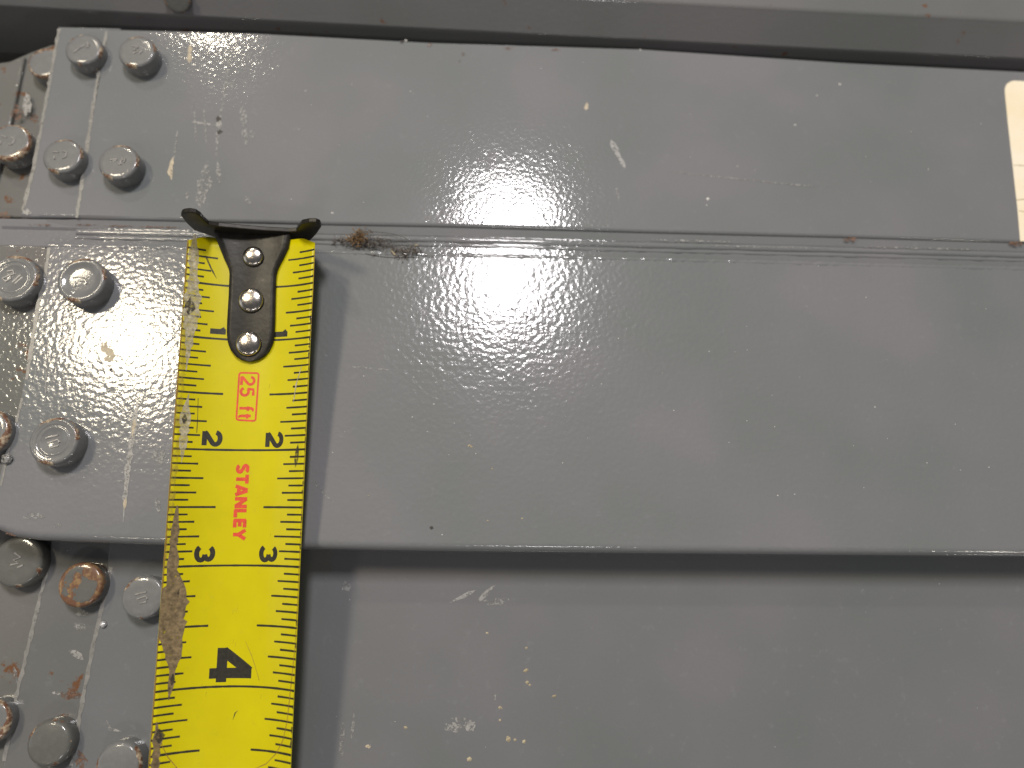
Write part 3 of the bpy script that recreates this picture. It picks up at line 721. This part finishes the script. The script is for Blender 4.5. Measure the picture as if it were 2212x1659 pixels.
# hook
def hook_mat():
    m, nt, b = mat('black_hook'); p = world_pos(nt)
    n = noise(nt, p, 350, 5, .65); c = ramp(nt, n, [(.45, (.020, .018, .014)), (.65, (.034, .031, .025)), (.82, (.11, .10, .08))])
    nt.links.new(c, b.inputs['Base Color']); b.inputs['Metallic'].default_value = .2; b.inputs['Specular IOR Level'].default_value = .35; b.inputs['Roughness'].default_value = .38
    nt.links.new(bump(nt, noise(nt, p, 900, 4), 3e-5), b.inputs['Normal']); return m
M_HOOK = hook_mat()
c5 = lambda p: (322.6+p[0]*.25*1.0, 414.7+p[1]*.25)
left = [(500, 290), (560, 345), (580, 400), (620, 500), (650, 580), (685, 650), (692, 700), (684, 900), (672, 1100), (668, 1220), (675, 1290), (700, 1360), (745, 1420), (800, 1452), (865, 1463)]
right = [(1210, 350), (1200, 400), (1190, 470), (1150, 560), (1112, 630), (1088, 690), (1083, 740), (1078, 900), (1074, 1100), (1068, 1240), (1055, 1310), (1025, 1370), (980, 1420), (925, 1452), (865, 1463)]
TH = 1.0
def edge_fn(pts):
    Q = sorted(inv(*c5(p), TH) for p in pts)
    def f(s):
        if s <= Q[0][0]: return Q[0][1]
        for a, b in zip(Q, Q[1:]):
            if s <= b[0]: return a[1]+(b[1]-a[1])*(s-a[0])/max(1e-6, b[0]-a[0])
        return Q[-1][1]
    return f, Q[0][0], Q[-1][0]
fl_, sl0, sl1 = edge_fn(left); fr_, sr0, sr1 = edge_fn(right); sE = min(sl1, sr1)
rows = [-.9+(sE+.9)*(1-(1-i/34)**1.6) for i in range(35)]; V, F = [], []; hc = 10
for s in rows:
    a, b = fl_(max(s, .3)), fr_(max(s, .3))
    for j in range(hc+1):
        t = j/hc; e = .22*max(0, abs(t-.5)*2-.8)/.2     # eased rim
        V.append(bl(s, a+(b-a)*t, TH-e*.5))
for i in range(len(rows)-1):
    for j in range(hc): q = i*(hc+1)+j; F.append((q, q+hc+1, q+hc+2, q+1))
t0 = len(V)
for s in rows:
    a, b = fl_(max(s, .3)), fr_(max(s, .3))
    for j in range(hc+1): V.append(bl(s, a+(b-a)*j/hc, .06))
for i in range(len(rows)-1):
    for j in (0, hc):
        a = i*(hc+1)+j; b = a+hc+1; F.append((a, t0+a, t0+b, b) if j == 0 else (a, b, t0+b, t0+a))
for j in range(hc): F.append((j, j+1, t0+j+1, t0+j))
hook = from_data('hook', V, F, parent=tape, m=M_HOOK, origin=bl(0, 0, TH), smooth=True)
# upright winged end of the hook, with the lip that drops over the beam's edge
pl = TP + TD*.1
top = [(272, 208), (280, 190), (300, 181), (350, 176), (400, 184), (440, 210), (475, 250), (512, 285), (600, 300), (800, 318), (1000, 335), (1210, 346), (1268, 343), (1285, 312), (1318, 276), (1380, 263), (1440, 263), (1475, 278), (1486, 304)]
bot = [(1440, 372), (1385, 425), (1340, 452), (1215, 458), (1180, 500), (865, 520), (580, 400), (520, 378), (445, 352), (388, 333), (325, 275)]
poly = [WP(*c5(p), pl, TD) for p in top+bot]
lip = [TP+TD*.1+TW*w+TN*n for w, n in ((6.5, -.4), (6.5, -10.5), (-6.5, -10.5), (-6.5, -.4))]
bm = bmesh.new()
def prism(P, d, bev):
    vs = [bm.verts.new(p) for p in P]; f = bm.faces.new(vs)
    r = bmesh.ops.extrude_face_region(bm, geom=[f]); nv = [g for g in r['geom'] if isinstance(g, bmesh.types.BMVert)]
    bmesh.ops.translate(bm, verts=nv, vec=d)
prism(poly, -TD*1.1, .2); prism(lip, -TD*1.08, .1)
bmesh.ops.recalc_face_normals(bm, faces=bm.faces)
ee = [e for e in bm.edges if len(e.link_faces) == 2 and e.calc_face_angle() > 1.2]
bmesh.ops.bevel(bm, geom=ee, offset=.22, segments=2, profile=.5, affect='EDGES', clamp_overlap=True)
bmesh.ops.triangulate(bm, faces=[f for f in bm.faces if len(f.verts) > 6])
me = bpy.data.meshes.new('hook_wings'); bm.to_mesh(me); bm.free()
hw = link('hook_wings', me, tape, M_HOOK, TP.copy()); hw.parent = hook; hw.location = (TP - bl(0, 0, TH))*S
# rivets
def chrome():
    m, nt, b = mat('rivet_steel'); p = obj_pos(nt)
    b.inputs['Metallic'].default_value = 1; n = noise(nt, p, 2500, 4, .7)
    nt.links.new(ramp(nt, n, [(.3, (.42, .38, .33)), (.7, (.66, .61, .55))]), b.inputs['Base Color'])
    b.inputs['Roughness'].default_value = .19; nt.links.new(bump(nt, n, 5e-5), b.inputs['Normal']); return m
M_RIV = chrome()
rv = [(0, 1.15), (.35, 1.12), (.8, .98), (1.0, .85), (1.0, 0)]
V, F = [], []; n = 32; V.append((0, 0, 1.1))
prof = [(.3, 1.08), (.6, .98), (.8, .84), (.92, .66), (.985, .42), (1.0, .2), (1.0, -.1)]
for r, z in prof:
    for i in range(n): a = 2*math.pi*i/n; V.append((r*math.cos(a), r*math.sin(a), z))
for i in range(n): F.append((0, 1+i, 1+(i+1) % n))
for k in range(len(prof)-1):
    for i in range(n): a = 1+k*n+i; b = 1+k*n+(i+1) % n; F.append((a, a+n, b+n, b))
rme = bpy.data.meshes.new('rivet'); rme.from_pydata(V, [], F); rme.transform(Matrix.Scale(S, 4)); rme.materials.append(M_RIV)
for p in rme.polygons: p.use_smooth = True
rmat = Matrix((TW, -TD, TN)).transposed().to_euler()
for x, y, r in ((546, 553, 23), (541.5, 648, 27.5), (536, 742, 27.5)):
    s, w = inv(x, y, 1.6); o = bpy.data.objects.new('rivet', rme); scene.collection.objects.link(o); o.parent = hook
    o.location = (bl(s, w, TH) - bl(0, 0, TH))*S; k = r/9.5; o.scale = (k, k, 1.15); o.rotation_euler = rmat

# ------------------------------------------------------------------ sticker on the upper beam
def sticker_mat():
    m, nt, b = mat('cream_sticker'); p = world_pos(nt)
    n = noise(nt, p, 60, 4, .6)
    nt.links.new(ramp(nt, n, [(.4, (.97, .88, .70)), (.75, (.93, .78, .50))]), b.inputs['Base Color'])
    b.inputs['Roughness'].default_value = .5; return m
po = [(2190, 174), (2183, 176), (2175, 181), (2171, 190), (2171, 200), (2177, 262), (2188, 360), (2198, 450), (2204, 521), (2420, 527), (2420, 186), (2300, 180)]
st = slab('sticker', px(po, ZA+.12), ZA+.12, ZA+.02, None, sticker_mat(), .03, 1)
st['label'] = 'cream rounded sticker cut off by the right side of the photo'; st['category'] = 'sticker'
M_CREASE = plain('crease', (.55, .45, .28), .6)
for a, b in (((2189, 357), (2216, 358)), ((2196, 432), (2216, 430)), ((2200, 455), (2216, 458))):
    mark('crease', [a, b], 2, ZA+.12, st, M_CREASE, .3, False, .01)

# ------------------------------------------------------------------ lint and hair in the groove
def tube(V, F, pts, r, n=5):
    b = len(V)
    for i, p in enumerate(pts):
        d = (pts[min(i+1, len(pts)-1)]-pts[max(i-1, 0)]).normalized(); u = d.orthogonal().normalized(); v = d.cross(u)
        for k in range(n): a = 2*math.pi*k/n; V.append(p+u*r*math.cos(a)+v*r*math.sin(a))
    for i in range(len(pts)-1):
        for k in range(n): F.append((b+i*n+k, b+i*n+(k+1) % n, b+(i+1)*n+(k+1) % n, b+(i+1)*n+k))
def smooth_pts(P, n=8):
    out = []
    for i in range(len(P)-1):
        p0, p1, p2, p3 = P[max(0, i-1)], P[i], P[i+1], P[min(len(P)-1, i+2)]
        for k in range(n):
            t = k/n; out.append(.5*((2*p1)+(p2-p0)*t+(2*p0-5*p1+4*p2-p3)*t*t+(3*p1-p0-3*p2+p3)*t**3))
    out.append(P[-1]); return out
M_HAIR = plain('dark_hair', (.06, .05, .045), .5); M_LINT = plain('brown_lint', (.24, .15, .07), .9, nscale=1500, var=.6)
M_LINT2 = plain('grey_lint', (.17, .15, .13), .9, nscale=1500, var=.4)
def hair(pts, z, r, lab):
    V, F = [], []; tube(V, F, smooth_pts([W(x, y, zz) for x, y, zz in pts]), r)
    o = from_data('hair', V, F, m=M_HAIR, origin=V[0].copy(), smooth=True); o['label'] = lab; o['category'] = 'hair'; o['group'] = 'hairs caught in the groove'
hair([(748, 528, -2.4), (765, 512, -1), (790, 501, .2), (830, 503, -1.5), (865, 510, -1.2), (890, 523, -1), (905, 535, -.6), (912, 547, .1)], 0, .07, 'large dark arching hair over the groove beside the lint')
hair([(815, 518, -2), (850, 519, -1.8), (870, 521, -1.5)], 0, .06, 'short straight hair under the large arching hair')
hair([(752, 536, -1), (790, 548, .1), (830, 555, .1), (870, 556, .1), (905, 556, .1)], 0, .06, 'low dark hair lying along the middle beam edge')
hair([(880, 545, .1), (895, 530, .8), (908, 540, .6), (913, 553, .1), (940, 555, .1)], 0, .06, 'tight curled hair at the right end of the lint')
def lint(x, y, z, rx, ry, rz, n, m, lab, r=.09):
    c = W(x, y, z); V, F = [], []
    for _ in range(n):
        p = c+Vector((random.gauss(0, rx), random.gauss(0, ry), abs(random.gauss(0, rz)))); P = [p]
        d = Vector((random.uniform(-1, 1), random.uniform(-1, 1), random.uniform(-.6, .6)))
        for _ in range(3): d += Vector((random.uniform(-1, 1), random.uniform(-1, 1), random.uniform(-1, 1)))*.9; P.append(P[-1]+d.normalized()*random.uniform(.3, .8))
        tube(V, F, smooth_pts(P, 3), r*random.uniform(.5, 1.3), 4)
    o = from_data('lint_clump', V, F, m=m, origin=c, smooth=True); o['label'] = lab; o['category'] = 'lint'; o['group'] = 'lint caught in the groove'
lint(776, 516, -2.2, 1.05, .9, 0.8, 100, M_LINT, 'fluffy orange brown lint clump in the groove right of the tape', .11)
lint(800, 525, -2.2, 2.8, .7, .5, 110, M_LINT2, 'grey fluff spreading under the orange brown lint clump')
lint(872, 546, -.2, 2.0, .6, .5, 130, M_LINT2, 'thin greyish fluff under the curled hair at the beam edge')
lint(735, 523, -2.5, .8, .4, .4, 30, M_LINT2, 'small grey fluff just right of the hook')
def chaff(x, y, z, ang, L, lab):
    c = W(x, y, z); V, F = [], []; d = Vector((math.cos(ang), math.sin(ang), .1)); P = [c+d*(L*t)+Vector((0, 0, .25)) for t in (-.5, -.2, .2, .5)]
    tube(V, F, P, .22, 6); o = from_data('chaff', V, F, m=M_GRIT, origin=c, smooth=True); o['label'] = lab; o['category'] = 'chaff'
chaff(850, 547, 0, -.9, 1.6, 'pale straw coloured splinter beside the thin fluff'); chaff(899, 531, -1, .2, 1.0, 'tiny pale splinter above the thin fluff')
